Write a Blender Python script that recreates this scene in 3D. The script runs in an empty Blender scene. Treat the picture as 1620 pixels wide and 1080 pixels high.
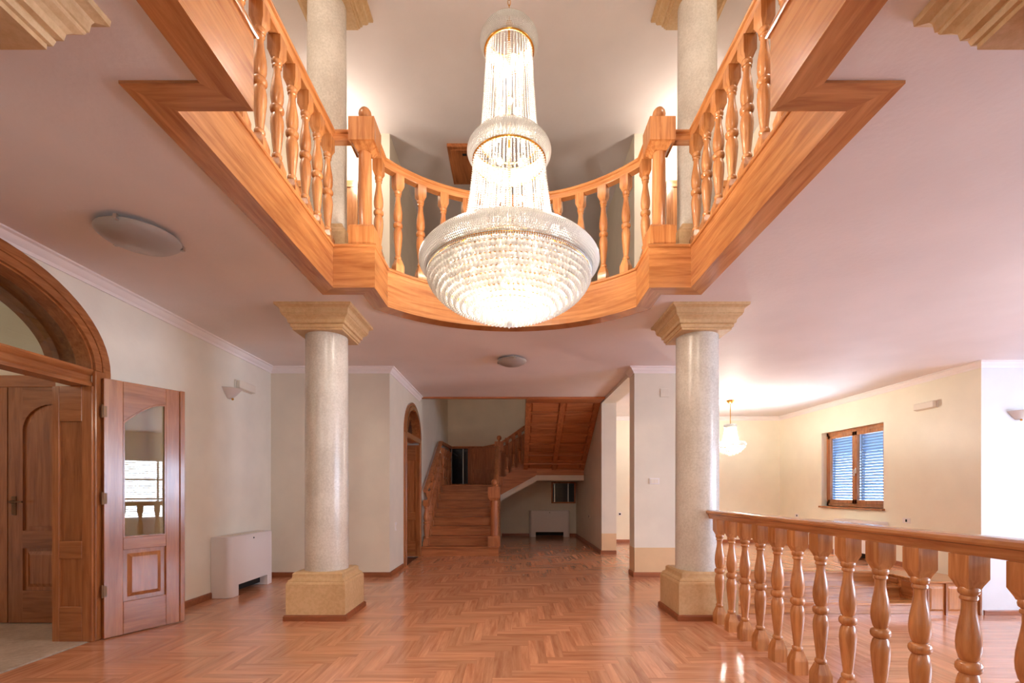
import bpy, bmesh, math, random
from math import sin, cos, pi, radians, sqrt
from mathutils import Vector
from mathutils.geometry import tessellate_polygon
random.seed(7)
S = bpy.context.scene
COL = S.collection

# ------------------------------------------------------------------ camera
EYE = 1.2
cd = bpy.data.cameras.new('camera'); cam = bpy.data.objects.new('camera', cd); COL.objects.link(cam)
cd.sensor_width = 36.0; cd.lens = 36.0 * 740 / 1620
cd.shift_x = 0.0; cd.shift_y = 236.0 / 1620
cd.clip_start = 0.05; cd.clip_end = 200
cam.location = (0, 0, EYE); cam.rotation_euler = (pi / 2, 0, 0)
S.camera = cam

# ------------------------------------------------------------------ world and exposure
w = bpy.data.worlds.new('daylight'); S.world = w; w.use_nodes = True
bg = w.node_tree.nodes['Background']
bg.inputs[0].default_value = (0.62, 0.76, 1.0, 1); bg.inputs[1].default_value = 31.0
S.view_settings.view_transform = 'Standard'
try: S.view_settings.look = 'None'
except Exception: pass
S.view_settings.gamma = 1.0; S.view_settings.use_curve_mapping = False
S.view_settings.exposure = 0.36
S.cycles.max_bounces = 10; S.cycles.diffuse_bounces = 6; S.cycles.glossy_bounces = 4
S.cycles.transmission_bounces = 6; S.cycles.transparent_max_bounces = 24
S.cycles.sample_clamp_indirect = 6.0; S.cycles.caustics_reflective = False; S.cycles.caustics_refractive = False

def light(kind, name, loc, power, color, size=0.1, rot=(0, 0, 0), size_y=None, portal=False):
    l = bpy.data.lights.new(name, kind); o = bpy.data.objects.new(name, l); COL.objects.link(o)
    l.energy = power; l.color = color; o.location = loc; o.rotation_euler = rot
    if kind == 'AREA':
        l.shape = 'RECTANGLE'; l.size = size; l.size_y = size_y or size
        l.cycles.is_portal = portal
    elif kind == 'POINT': l.shadow_soft_size = size
    return o
WARM = (1.0, 0.80, 0.60); SOFT = (1.0, 0.87, 0.74)
# daylight enters through the window wall of the sunken room
light('AREA', 'window_portal', (9.40, 1.55, 1.25), 1, (1, 1, 1), 2.1, (0, radians(90), 0), 6.4, True)
light('POINT', 'sunken_room_fill', (5.3, 2.7, 2.25), 50, (.93, .95, 1.0), .15)  # added fill light out of view, brightens the ceiling on the right
# added warm fill lights behind the viewer, they brighten the hall
for sx in (-1, 1): light('POINT', 'hall_fill', (sx*2.3, -1.2, 2.55), 44, SOFT, .25)
light('POINT', 'hall_fill', (0, -1.9, 4.6), 150, SOFT, .25)
# chandelier light (inside its crystal strands)
CHX, CHY = -0.02, 3.3
for zz, p in ((2.64, 125), (3.15, 40), (3.62, 28), (4.15, 24)):
    light('POINT', 'chandelier_light', (CHX, CHY, zz), p, (1.0, .90, .80), 0.06)

# ------------------------------------------------------------------ helpers
W = {}
class MB:
    def __init__(s): s.v = []; s.f = []; s.sm = False
    def add(s, vs, fs):
        n = len(s.v); s.v += [tuple(v) for v in vs]; s.f += [tuple(n + i for i in f) for f in fs]; return s
    def box(s, x0, x1, y0, y1, z0, z1):
        return s.add([(x0,y0,z0),(x1,y0,z0),(x1,y1,z0),(x0,y1,z0),(x0,y0,z1),(x1,y0,z1),(x1,y1,z1),(x0,y1,z1)],
                     [(0,3,2,1),(4,5,6,7),(0,1,5,4),(1,2,6,5),(2,3,7,6),(3,0,4,7)])
    def cbox(s, x0, x1, y0, y1, z0, z1, c, ax='y'):
        # box whose face towards -y (or +x / -x / z) is chamfered: a raised field
        if ax == 'y':
            A = [(x0,y1,z0),(x1,y1,z0),(x1,y1,z1),(x0,y1,z1)]; B = [(x0+c,y0,z0+c),(x1-c,y0,z0+c),(x1-c,y0,z1-c),(x0+c,y0,z1-c)]
        elif ax == 'x':
            A = [(x1,y0,z0),(x1,y1,z0),(x1,y1,z1),(x1,y0,z1)]; B = [(x0,y0+c,z0+c),(x0,y1-c,z0+c),(x0,y1-c,z1-c),(x0,y0+c,z1-c)]
        else:
            A = [(x0,y0,z0),(x1,y0,z0),(x1,y1,z0),(x0,y1,z0)]; B = [(x0+c,y0+c,z1),(x1-c,y0+c,z1),(x1-c,y1-c,z1),(x0+c,y1-c,z1)]
        return s.add(A + B, [(3,2,1,0),(4,5,6,7),(0,1,5,4),(1,2,6,5),(2,3,7,6),(3,0,4,7)])
    def prism(s, poly, axis, a0, a1, holes=()):
        m = {'x': lambda a, u, v: (a, u, v), 'y': lambda a, u, v: (u, a, v), 'z': lambda a, u, v: (u, v, a)}[axis]
        loops = [list(poly)] + [list(h) for h in holes]
        flat = [p for l in loops for p in l]; n = len(flat)
        tri = tessellate_polygon([[Vector((p[0], p[1], 0)) for p in l] for l in loops])
        vs = [m(a0, *p) for p in flat] + [m(a1, *p) for p in flat]
        fs = [tuple(t) for t in tri] + [tuple(i + n for i in reversed(t)) for t in tri]
        b = 0
        for l in loops:
            k = len(l)
            for i in range(k):
                j = (i + 1) % k; fs.append((b + i, b + j, b + j + n, b + i + n))
            b += k
        return s.add(vs, fs)
    def lathe(s, prof, c=(0,0,0), seg=24, a0=0.0, a1=2*pi, ax='z'):
        full = abs(a1 - a0 - 2*pi) < 1e-6; n = seg if full else seg + 1
        vs = []
        for r, z in prof:
            for i in range(n):
                a = a0 + (a1 - a0) * i / seg
                vs.append((c[0] + r*cos(a), c[1] + r*sin(a), c[2] + z) if ax == 'z' else
                          ((c[0] + z, c[1] + r*cos(a), c[2] + r*sin(a)) if ax == 'x' else (c[0] + r*sin(a), c[1] + z, c[2] + r*cos(a))))
        fs = []
        for k in range(len(prof) - 1):
            for i in range(seg):
                j = (i + 1) % n
                fs.append((k*n + i, k*n + j, (k+1)*n + j, (k+1)*n + i))
        for k, fl in ((0, True), (len(prof) - 1, False)):
            if prof[k][0] > 1e-4: fs.append(tuple(k*n + i for i in (range(n-1, -1, -1) if fl else range(n))))
        return s.add(vs, fs)
    def square(s, prof, c=(0,0,0)):
        vs = []
        for r, z in prof:
            vs += [(c[0]-r,c[1]-r,c[2]+z),(c[0]+r,c[1]-r,c[2]+z),(c[0]+r,c[1]+r,c[2]+z),(c[0]-r,c[1]+r,c[2]+z)]
        fs = [(3,2,1,0)]
        for k in range(len(prof)-1):
            for i in range(4):
                j = (i+1) % 4; fs.append((k*4+i, k*4+j, (k+1)*4+j, (k+1)*4+i))
        b = (len(prof)-1)*4; fs.append((b, b+1, b+2, b+3))
        return s.add(vs, fs)
    def sphere(s, c, r, seg=12, rings=8, sz=1.0):
        return s.lathe([(max(r*sin(pi*i/rings), 0), -r*sz*cos(pi*i/rings)) for i in range(rings+1)], c, seg)
    def octa(s, c, r, h=None):
        h = h or r; x, y, z = c
        return s.add([(x+r,y,z),(x,y+r,z),(x-r,y,z),(x,y-r,z),(x,y,z+h),(x,y,z-h)],
                     [(0,1,4),(1,2,4),(2,3,4),(3,0,4),(1,0,5),(2,1,5),(3,2,5),(0,3,5)])
    def gem(s, c, r, h=None):
        h = h or r; x, y, z = c; n = 6
        vs = [(x,y,z+h)] + [(x+r*.8*cos(2*pi*i/n), y+r*.8*sin(2*pi*i/n), z+h*.55) for i in range(n)] \
           + [(x+r*cos(2*pi*(i+.5)/n), y+r*sin(2*pi*(i+.5)/n), z-h*.15) for i in range(n)] + [(x,y,z-h)]
        fs = []
        for i in range(n):
            j = (i+1) % n
            fs += [(0, 1+i, 1+j), (1+i, 1+n+i, 1+j), (1+j, 1+n+i, 1+n+j), (1+n+i, 1+2*n, 1+n+j)]
        return s.add(vs, fs)
    def tube(s, path, r, seg=8):
        path = [Vector(p) for p in path]; n = len(path); vs = []
        for k, p in enumerate(path):
            t = (path[min(k+1, n-1)] - path[max(k-1, 0)]).normalized()
            a = t.cross(Vector((0,0,1)))
            if a.length < .05: a = Vector((1,0,0))
            a.normalize(); b = t.cross(a)
            for i in range(seg):
                q = 2*pi*i/seg; vs.append(p + r*(cos(q)*a + sin(q)*b))
        fs = [(k*seg+i, k*seg+(i+1)%seg, (k+1)*seg+(i+1)%seg, (k+1)*seg+i) for k in range(n-1) for i in range(seg)]
        fs += [tuple(range(seg-1,-1,-1)), tuple((n-1)*seg+i for i in range(seg))]
        return s.add(vs, fs)
    def build(s, name, mat, parent=None, local=False, smooth=None, bevel=0):
        me = bpy.data.meshes.new(name); me.from_pydata(s.v, [], s.f)
        bm = bmesh.new(); bm.from_mesh(me); bmesh.ops.recalc_face_normals(bm, faces=bm.faces); bm.to_mesh(me); bm.free()
        if smooth:
            me.shade_smooth(); me.set_sharp_from_angle(angle=radians(smooth))
        me.materials.append(mat)
        return put(name, me, parent, None if local else 'world', bevel)
def put(name, me, parent=None, loc=None, bevel=0, rz=0):
    """loc: 'world' = mesh coordinates are world coordinates; a vector = world place; None = parent's own space"""
    o = bpy.data.objects.new(name, me); COL.objects.link(o)
    base = W.get(parent.name, Vector((0,0,0))) if parent else Vector((0,0,0))
    if parent: o.parent = parent
    if loc == 'world': o.location = -base; W[o.name] = Vector((0,0,0))
    elif loc is None: W[o.name] = base.copy()
    else: o.location = Vector(loc) - base; W[o.name] = Vector(loc)
    o.rotation_euler = (0, 0, rz)
    if bevel:
        b = o.modifiers.new('bevel', 'BEVEL'); b.width = bevel; b.segments = 1; b.limit_method = 'ANGLE'; b.angle_limit = radians(40)
    return o
def tag(o, label=None, cat=None, group=None, kind=None):
    if label: o['label'] = label
    if cat: o['category'] = cat
    if group: o['group'] = group
    if kind: o['kind'] = kind
    return o
def thing(name, label, cat, loc=(0,0,0), group=None, rz=0):
    o = bpy.data.objects.new(name, None); COL.objects.link(o); o.location = loc; o.rotation_euler = (0,0,rz)
    o.empty_display_size = .1; W[o.name] = Vector(loc)
    return tag(o, label, cat, group)
def struct(name, mb, mat, **k): return tag(mb.build(name, mat, **k), kind='structure')
def miter(path, closed=False):
    """unit left-normals with miter lengths for a horizontal polyline"""
    n = len(path); out = []
    for i in range(n):
        p = Vector(path[i][:2])
        a = Vector(path[i-1][:2]) if (i > 0 or closed) else None
        b = Vector(path[(i+1) % n][:2]) if (i < n-1 or closed) else None
        d1 = (p - a).normalized() if a is not None else None; d2 = (b - p).normalized() if b is not None else None
        if d1 is None: d1 = d2
        if d2 is None: d2 = d1
        n1 = Vector((-d1.y, d1.x)); n2 = Vector((-d2.y, d2.x)); m = (n1 + n2)
        m = m / max(m.length_squared, 1e-6) * 2
        out.append(m)
    return out
def sweep(mb, prof, path, closed=False, seg=None):
    """profile (u along left normal, v up) along a 3D polyline; seg=(i,j) makes only that stretch"""
    N = miter(path, closed); n = len(path)
    i0, i1 = seg if seg else (0, n if closed else n-1)
    idx = [k % n for k in range(i0, i1+1)]; k = len(prof); vs = []
    for i in idx:
        p = path[i]; z = p[2] if len(p) > 2 else 0
        for u, v in prof: vs.append((p[0] + N[i].x*u, p[1] + N[i].y*u, z + v))
    fs = []
    for a in range(len(idx)-1):
        for q in range(k):
            r = (q+1) % k; fs.append((a*k+q, a*k+r, (a+1)*k+r, (a+1)*k+q))
    fs += [tuple(range(k-1,-1,-1)), tuple((len(idx)-1)*k + q for q in range(k))]
    mb.add(vs, fs); return mb

# ------------------------------------------------------------------ materials
def nodes(name):
    m = bpy.data.materials.new(name); m.use_nodes = True; nt = m.node_tree
    return m, nt, nt.nodes['Principled BSDF']
def N_(nt, t, **k):
    n = nt.nodes.new(t)
    for a, b in k.items(): setattr(n, a, b)
    return n
def lin(c):
    return tuple(((x/255)/12.92 if x/255 <= .04045 else ((x/255+.055)/1.055)**2.4) for x in c) + (1,)
def plaster(name, c, rough=.45, var=.05, bump=.08, scale=3.0, spec=.3):
    m, nt, b = nodes(name); L = nt.links.new
    tc = N_(nt, 'ShaderNodeTexCoord'); n1 = N_(nt, 'ShaderNodeTexNoise'); n1.inputs['Scale'].default_value = scale; n1.inputs['Detail'].default_value = 5
    L(tc.outputs['Object'], n1.inputs['Vector'])
    r = N_(nt, 'ShaderNodeValToRGB'); c0 = lin(c)
    r.color_ramp.elements[0].position = .35; r.color_ramp.elements[1].position = .65
    r.color_ramp.elements[0].color = tuple(x*(1-var) for x in c0[:3]) + (1,); r.color_ramp.elements[1].color = tuple(min(x*(1+var),1) for x in c0[:3]) + (1,)
    L(n1.outputs['Fac'], r.inputs['Fac']); L(r.outputs['Color'], b.inputs['Base Color'])
    n2 = N_(nt, 'ShaderNodeTexNoise'); n2.inputs['Scale'].default_value = 28; n2.inputs['Detail'].default_value = 4
    L(tc.outputs['Object'], n2.inputs['Vector'])
    bp = N_(nt, 'ShaderNodeBump'); bp.inputs['Strength'].default_value = bump; bp.inputs['Distance'].default_value = .01
    L(n2.outputs['Fac'], bp.inputs['Height']); L(bp.outputs['Normal'], b.inputs['Normal'])
    b.inputs['Roughness'].default_value = rough; b.inputs['Specular IOR Level'].default_value = spec
    return m
def wood(name, dark, light_, axis='z', rough=.26, coat=.55, rand='object', vary=.10, fine=26, island=False, bump=.06, polar=None):
    m, nt, b = nodes(name); L = nt.links.new
    tc = N_(nt, 'ShaderNodeTexCoord')
    rnd = N_(nt, 'ShaderNodeNewGeometry').outputs['Random Per Island'] if island else N_(nt, 'ShaderNodeObjectInfo').outputs['Random']
    mul = N_(nt, 'ShaderNodeVectorMath', operation='SCALE'); mul.inputs[0].default_value = (37.1, 91.7, 53.3); L(rnd, mul.inputs['Scale'])
    add = N_(nt, 'ShaderNodeVectorMath', operation='ADD'); L(mul.outputs['Vector'], add.inputs[1])
    if polar:   # grain follows an arc around (0, polar)
        sp = N_(nt, 'ShaderNodeSeparateXYZ'); L(tc.outputs['Object'], sp.inputs[0])
        sb_ = N_(nt, 'ShaderNodeMath', operation='SUBTRACT'); sb_.inputs[1].default_value = polar; L(sp.outputs['Y'], sb_.inputs[0])
        at = N_(nt, 'ShaderNodeMath', operation='ARCTAN2'); L(sp.outputs['X'], at.inputs[0]); L(sb_.outputs[0], at.inputs[1])
        ml = N_(nt, 'ShaderNodeMath', operation='MULTIPLY'); ml.inputs[1].default_value = 1.55; L(at.outputs[0], ml.inputs[0])
        cb = N_(nt, 'ShaderNodeCombineXYZ'); L(ml.outputs[0], cb.inputs['X']); L(sp.outputs['Z'], cb.inputs['Z']); L(cb.outputs[0], add.inputs[0])
    else: L(tc.outputs['Object'], add.inputs[0])
    mp = N_(nt, 'ShaderNodeMapping'); sc = [fine, fine, fine]; sc['xyz'.index(axis)] = fine * .075; mp.inputs['Scale'].default_value = sc
    L(add.outputs['Vector'], mp.inputs['Vector'])
    n1 = N_(nt, 'ShaderNodeTexNoise'); n1.inputs['Scale'].default_value = 1.0; n1.inputs['Detail'].default_value = 6; n1.inputs['Roughness'].default_value = .62; n1.inputs['Distortion'].default_value = .6
    L(mp.outputs['Vector'], n1.inputs['Vector'])
    r = N_(nt, 'ShaderNodeValToRGB'); e = r.color_ramp.elements
    e[0].position = .30; e[1].position = .68; e[0].color = lin(dark); e[1].color = lin(light_)
    L(n1.outputs['Fac'], r.inputs['Fac'])
    mr = N_(nt, 'ShaderNodeMapRange'); mr.inputs['To Min'].default_value = 1 - vary; mr.inputs['To Max'].default_value = 1 + vary; L(rnd, mr.inputs['Value'])
    mx = N_(nt, 'ShaderNodeVectorMath', operation='SCALE'); L(r.outputs['Color'], mx.inputs[0]); L(mr.outputs['Result'], mx.inputs['Scale'])
    L(mx.outputs['Vector'], b.inputs['Base Color'])
    n2 = N_(nt, 'ShaderNodeTexNoise'); n2.inputs['Scale'].default_value = 5.0; n2.inputs['Detail'].default_value = 3; L(mp.outputs['Vector'], n2.inputs['Vector'])
    bp = N_(nt, 'ShaderNodeBump'); bp.inputs['Strength'].default_value = bump; bp.inputs['Distance'].default_value = .004
    L(n2.outputs['Fac'], bp.inputs['Height'])
    if bump: L(bp.outputs['Normal'], b.inputs['Normal'])
    b.inputs['Roughness'].default_value = rough
    b.inputs['Coat Weight'].default_value = coat; b.inputs['Coat Roughness'].default_value = .12
    return m
def simple(name, c, rough=.4, metal=0, emit=0, ecol=None, trans=0):
    m, nt, b = nodes(name); b.inputs['Base Color'].default_value = lin(c); b.inputs['Roughness'].default_value = rough; b.inputs['Metallic'].default_value = metal
    if trans: b.inputs['Transmission Weight'].default_value = trans
    if emit:
        b.inputs['Emission Color'].default_value = lin(ecol or c); b.inputs['Emission Strength'].default_value = emit
    # faint surface variation keeps it procedural
    n1 = N_(nt, 'ShaderNodeTexNoise'); n1.inputs['Scale'].default_value = 40
    mr = N_(nt, 'ShaderNodeMapRange'); mr.inputs['To Min'].default_value = rough*.9; mr.inputs['To Max'].default_value = min(rough*1.1, 1)
    nt.links.new(n1.outputs['Fac'], mr.inputs['Value']); nt.links.new(mr.outputs['Result'], b.inputs['Roughness'])
    return m
def stone(name, a, b_, scale=60, rough=.3, big=4):
    m, nt, b = nodes(name); L = nt.links.new
    tc = N_(nt, 'ShaderNodeTexCoord'); v = N_(nt, 'ShaderNodeTexNoise'); v.inputs['Scale'].default_value = scale; v.inputs['Detail'].default_value = 4; v.inputs['Roughness'].default_value = .7
    n = N_(nt, 'ShaderNodeTexNoise'); n.inputs['Scale'].default_value = big; n.inputs['Detail'].default_value = 4
    L(tc.outputs['Object'], v.inputs['Vector']); L(tc.outputs['Object'], n.inputs['Vector'])
    ad = N_(nt, 'ShaderNodeMath', operation='MULTIPLY_ADD'); ad.inputs[1].default_value = .6; L(v.outputs['Fac'], ad.inputs[0])
    m2 = N_(nt, 'ShaderNodeMath', operation='MULTIPLY'); m2.inputs[1].default_value = .4; L(n.outputs['Fac'], m2.inputs[0]); L(m2.outputs[0], ad.inputs[2])
    r = N_(nt, 'ShaderNodeValToRGB'); e = r.color_ramp.elements; e[0].position = .40; e[1].position = .60; e[0].color = lin(a); e[1].color = lin(b_)
    L(ad.outputs[0], r.inputs['Fac']); L(r.outputs['Color'], b.inputs['Base Color']); b.inputs['Roughness'].default_value = rough
    return m

M = {}
M['wall'] = plaster('wall_plaster', (230, 224, 210), .42, .03)
M['wall_grey'] = plaster('pier_plaster', (222, 214, 198), .42, .03)
M['wall_yellow'] = plaster('yellow_plaster', (238, 232, 212), .38, .02)
M['wall_blue'] = plaster('white_wall_plaster', (222, 225, 228), .5, .02)
M['ceiling'] = plaster('ceiling_plaster', (230, 223, 222), .6, .03, .15, 1.5, .15)
M['crown'] = plaster('crown_moulding_paint', (238, 230, 228), .5, .02, .02)
M['dado'] = plaster('tan_dado', (214, 182, 142), .4)
D, Lt = (157, 95, 50), (208, 144, 88)
for a in 'xyz':
    M['wood_'+a] = wood('oak_varnished_'+a, D, Lt, a)
    M['door_'+a] = wood('door_oak_'+a, (132, 74, 38), (174, 110, 62), a, .22, .5)
    M['stair_'+a] = wood('stair_oak_'+a, (150, 86, 46), (196, 124, 74), a, .5, .06)
M['wood_arc'] = wood('oak_varnished_curved', D, Lt, 'x', polar=3.347)
M['plank_x'] = wood('parquet_plank_x', (176, 114, 82), (220, 160, 122), 'x', .20, .35, vary=.15, fine=24, bump=0)
M['plank_y'] = wood('parquet_plank_y', (176, 114, 82), (220, 160, 122), 'y', .20, .35, vary=.15, fine=24, bump=0)
M['parq_x'] = wood('parquet_field_x', (176, 114, 82), (220, 160, 122), 'x', .20, .35, vary=.15, fine=24, bump=0, island=True)
M['parq_y'] = wood('parquet_field_y', (176, 114, 82), (220, 160, 122), 'y', .20, .35, vary=.15, fine=24, bump=0, island=True)
M['sub'] = simple('subfloor', (96, 58, 38), .6)
M['base'] = wood('baseboard_oak', (120, 66, 36), (158, 92, 56), 'x', .35, .2)
M['shaft'] = stone('speckled_stone', (194, 187, 176), (216, 210, 200), 60, .25)
M['sand'] = stone('sandstone', (192, 158, 114), (208, 176, 134), 34, .5, 3)
M['tile'] = stone('vestibule_stone', (176, 160, 142), (206, 192, 176), 20, .3)
M['white'] = simple('white_enamel', (232, 226, 224), .4)
M['offwhite'] = simple('offwhite_plastic', (226, 216, 200), .4)
M['dark'] = simple('dark_recess', (26, 22, 20), .8)
M['brass'] = simple('brass', (212, 160, 80), .25, 1)
M['bronze'] = simple('dull_bronze', (120, 88, 62), .5, .7)
M['steel'] = simple('satin_steel', (190, 186, 180), .3, 1)
M['black_glass'] = simple('night_glass', (26, 30, 34), .08)
M['shutter'] = simple('shutter_slat', (104, 128, 156), .5)
M['lampglass'] = simple('frosted_lamp_glass', (160, 152, 146), .3)
M['bulb'] = simple('bulb_glow', (255, 236, 200), .3, 0, 70, (255, 226, 180))
M['alabaster'] = simple('sconce_glass', (214, 204, 196), .4)

def glass_mat(name, tint=(235, 240, 238), mixf=.05):
    m = bpy.data.materials.new(name); m.use_nodes = True; nt = m.node_tree; nt.nodes.clear()
    out = N_(nt, 'ShaderNodeOutputMaterial'); t = N_(nt, 'ShaderNodeBsdfTransparent'); t.inputs[0].default_value = lin(tint)
    g = N_(nt, 'ShaderNodeBsdfGlossy'); g.inputs['Roughness'].default_value = .01
    lw_ = N_(nt, 'ShaderNodeLayerWeight'); f = N_(nt, 'ShaderNodeMath', operation='POWER'); f.inputs[1].default_value = 4; nt.links.new(lw_.outputs['Facing'], f.inputs[0])
    ad = N_(nt, 'ShaderNodeMath', operation='MULTIPLY_ADD'); ad.inputs[1].default_value = .8; ad.inputs[2].default_value = mixf; ad.use_clamp = True
    mx = N_(nt, 'ShaderNodeMixShader'); L = nt.links.new
    L(f.outputs[0], ad.inputs[0]); L(ad.outputs[0], mx.inputs[0]); L(t.outputs[0], mx.inputs[1]); L(g.outputs[0], mx.inputs[2]); L(mx.outputs[0], out.inputs[0])
    return m
M['glass'] = glass_mat('window_glass')
M['glass_door'] = glass_mat('door_glass', (222, 214, 192), .10)
def crystal_mat(name, clear=.05):
    m = bpy.data.materials.new(name); m.use_nodes = True; nt = m.node_tree; nt.nodes.clear(); L = nt.links.new
    out = N_(nt, 'ShaderNodeOutputMaterial'); t = N_(nt, 'ShaderNodeBsdfTransparent')
    g = N_(nt, 'ShaderNodeBsdfGlossy'); g.inputs['Roughness'].default_value = .12
    tr = N_(nt, 'ShaderNodeBsdfTranslucent'); tr.inputs[0].default_value = (.98, .97, .96, 1)
    df = N_(nt, 'ShaderNodeBsdfDiffuse'); df.inputs[0].default_value = (.97, .96, .95, 1)
    a = N_(nt, 'ShaderNodeMixShader'); a.inputs[0].default_value = .35; L(tr.outputs[0], a.inputs[1]); L(df.outputs[0], a.inputs[2])
    f = N_(nt, 'ShaderNodeFresnel'); f.inputs['IOR'].default_value = 1.33
    b = N_(nt, 'ShaderNodeMixShader'); L(f.outputs[0], b.inputs[0]); L(a.outputs[0], b.inputs[1]); L(g.outputs[0], b.inputs[2])
    c = N_(nt, 'ShaderNodeMixShader'); c.inputs[0].default_value = clear; L(b.outputs[0], c.inputs[1]); L(t.outputs[0], c.inputs[2]); L(c.outputs[0], out.inputs[0])
    return m
M['crystal'] = crystal_mat('crystal_bead')

# ------------------------------------------------------------------ shell
CZ = 2.915; DK = 3.26; TOP = 6.16
XL = -3.35; YB = 6.5; XC = 1.70; YE = 12.4
def arc_pts(cy, cz, a, b, t0, t1, n=28): return [(cy + a*cos(t0+(t1-t0)*i/n), cz + b*sin(t0+(t1-t0)*i/n)) for i in range(n+1)]

# balcony opening outline (inner face of the fascia), closed, starting near left
RC, YC = 1.513, 3.347
arcp = []
th0 = math.asin(1.15/RC)
for i in range(33):
    t = -th0 + 2*th0*i/32; arcp.append((RC*sin(t), YC + RC*cos(t)))
OPEN = [(-1.16,-0.6),(-1.16,2.10),(-1.50,2.10),(-1.50,3.92),(-1.15,3.92)] + arcp + [(1.15,3.92),(1.50,3.92),(1.50,2.10),(1.16,2.10),(1.16,-0.6)]
Nn = miter(OPEN, True)
def off(d): return [(p[0]+n.x*d, p[1]+n.y*d) for p, n in zip(OPEN, Nn)]
# left normal of the clockwise path points away from the opening
hole = off(.10)
slab = [(-6.2,-3.1),(9.5,-3.1),(9.5,12.7),(XC+.03,12.7),(XC+.03,8.57),(-XC-.03,8.57),(-XC-.03,12.7),(-6.2,12.7)]
struct('ceiling', MB().prism(slab, 'z', CZ, DK-.02, [hole]), M['ceiling'])
struct('floor_2', MB().prism(slab, 'z', DK-.019, DK, [hole]), M['sub'])
struct('ceiling_2', MB().box(-6.2, 9.5, -3.1, 12.7, TOP, TOP+.1), M['ceiling'])

# left wall with the big arched opening (Y,Z polygon, opening reaches the floor)
AY, AZ, AA, AB_ = 2.88, 2.16, .86, .56
wl = [(-3.1,-.6),(AY-AA,-.02),(AY-AA,AZ)] + list(reversed(arc_pts(AY, AZ, AA, AB_, 0, pi)))[1:-1] + [(AY+AA,AZ),(AY+AA,-.02),(12.7,-.02),(12.7,TOP),(-3.1,TOP)]
struct('wall_left', MB().prism(wl, 'x', XL-.30, XL), M['wall'])
struct('wall_back_left', MB().box(XL-.20, -XC, YB, YB+.28, -.02, TOP), M['wall_grey'])
A2Y, A2A, A2Z, A2B = 8.0, .56, 2.13, .46
wc = [(YB+.28,-.02),(A2Y-A2A,-.02),(A2Y-A2A,A2Z)] + list(reversed(arc_pts(A2Y, A2Z, A2A, A2B, 0, pi)))[1:-1] + [(A2Y+A2A,A2Z),(A2Y+A2A,-.02),(YE+.3,-.02),(YE+.3,TOP),(YB+.28,TOP)]
struct('wall_corridor_left', MB().prism(wc, 'x', -XC-.30, -XC), M['wall_grey'])
wr = [(YB+.26,2.86),(8.88,2.86),(8.88,-.02),(YE+.3,-.02),(YE+.3,TOP),(YB+.26,TOP)]
struct('wall_corridor_right', MB().prism(wr, 'x', XC, XC+.28), M['wall_grey'])
struct('wall_pier', MB().box(XC, 2.37, YB, YB+.26, -.02, CZ), M['wall_grey'])
struct('wall_back', MB().box(XL-.3, XC+.3, YE, YE+.3, -.02, TOP), M['wall_grey'])
struct('wall_upper_right', MB().box(3.35, 3.6, -3.1, YB+.3, DK, TOP), M['wall'])
struct('wall_upper_back', MB().box(XC, 3.6, YB, YB+.26, DK, TOP), M['wall_grey'])
# yellow room, window wall with hole
WY0, WY1, WZ0, WZ1 = 7.83, 9.40, .90, 2.35
struct('wall_yellow_right', MB().prism([(6.201,-.5),(11.1,-.5),(11.1,CZ),(6.201,CZ)], 'x', 6.22, 6.50, [[(WY0,WZ0),(WY1,WZ0),(WY1,WZ1),(WY0,WZ1)]]), M['wall_yellow'])
struct('wall_yellow_back', MB().box(XC+.28, 6.22, 10.86, 11.1, -.02, CZ), M['wall_yellow'])
struct('wall_white', MB().box(6.225, 9.5, 6.2, 6.45, -.5, CZ), M['wall_blue'])
# daylight side: window wall of the sunken room, seen only in reflections
WIN = [(-1.6,0.3),(0.7,2.6),(3.0,4.7)]
struct('wall_right', MB().prism([(-3.1,-.5),(6.2,-.5),(6.2,CZ),(-3.1,CZ)], 'x', 9.2, 9.45, [[(a,.35),(b,.35),(b,2.15),(a,2.15)] for a, b in WIN]), M['wall_blue'])
struct('wall_behind', MB().prism([(-3.7,-.5),(9.5,-.5),(9.5,TOP),(-3.7,TOP)], 'y', -3.0, -2.75), M['wall'])
for k, (a, b) in enumerate(WIN):
    m = MB()
    for y in (a, (a+b)/2-.03, b-.06): m.box(9.25, 9.32, y, y+.06, .35, 2.15)
    for z in (.35, .93, 1.50, 2.09): m.box(9.25, 9.32, a, b, z, z+.06)
    wo = struct('window_%d' % (k+2), m, M['white'])
    m = MB()
    for i in range(28): m.box(9.34, 9.355, a+.05, b-.05, .40+i*.062, .40+i*.062+.022)
    s_ = m.build('blind', M['white'], wo); s_['kind'] = 'stuff'
# vestibule behind the arched doorway
struct('wall_vestibule_back', MB().box(-6.0, XL-.30, 4.25, 4.4, -.02, CZ), M['wall'])
struct('wall_vestibule_left', MB().box(-6.2, -5.9, .8, 4.4, -.02, CZ), M['wall'])
struct('wall_vestibule_front', MB().box(-6.0, XL-.30, .8, 1.0, -.02, CZ), M['wall'])
struct('floor_vestibule', MB().box(-6.0, XL-.02, .8, 4.3, -.05, .004), M['tile'])
struct('wall_side_room', MB().box(-XC-.6, -XC-.5, 6.9, 9.2, -.02, CZ), M['wall_grey'])

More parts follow.
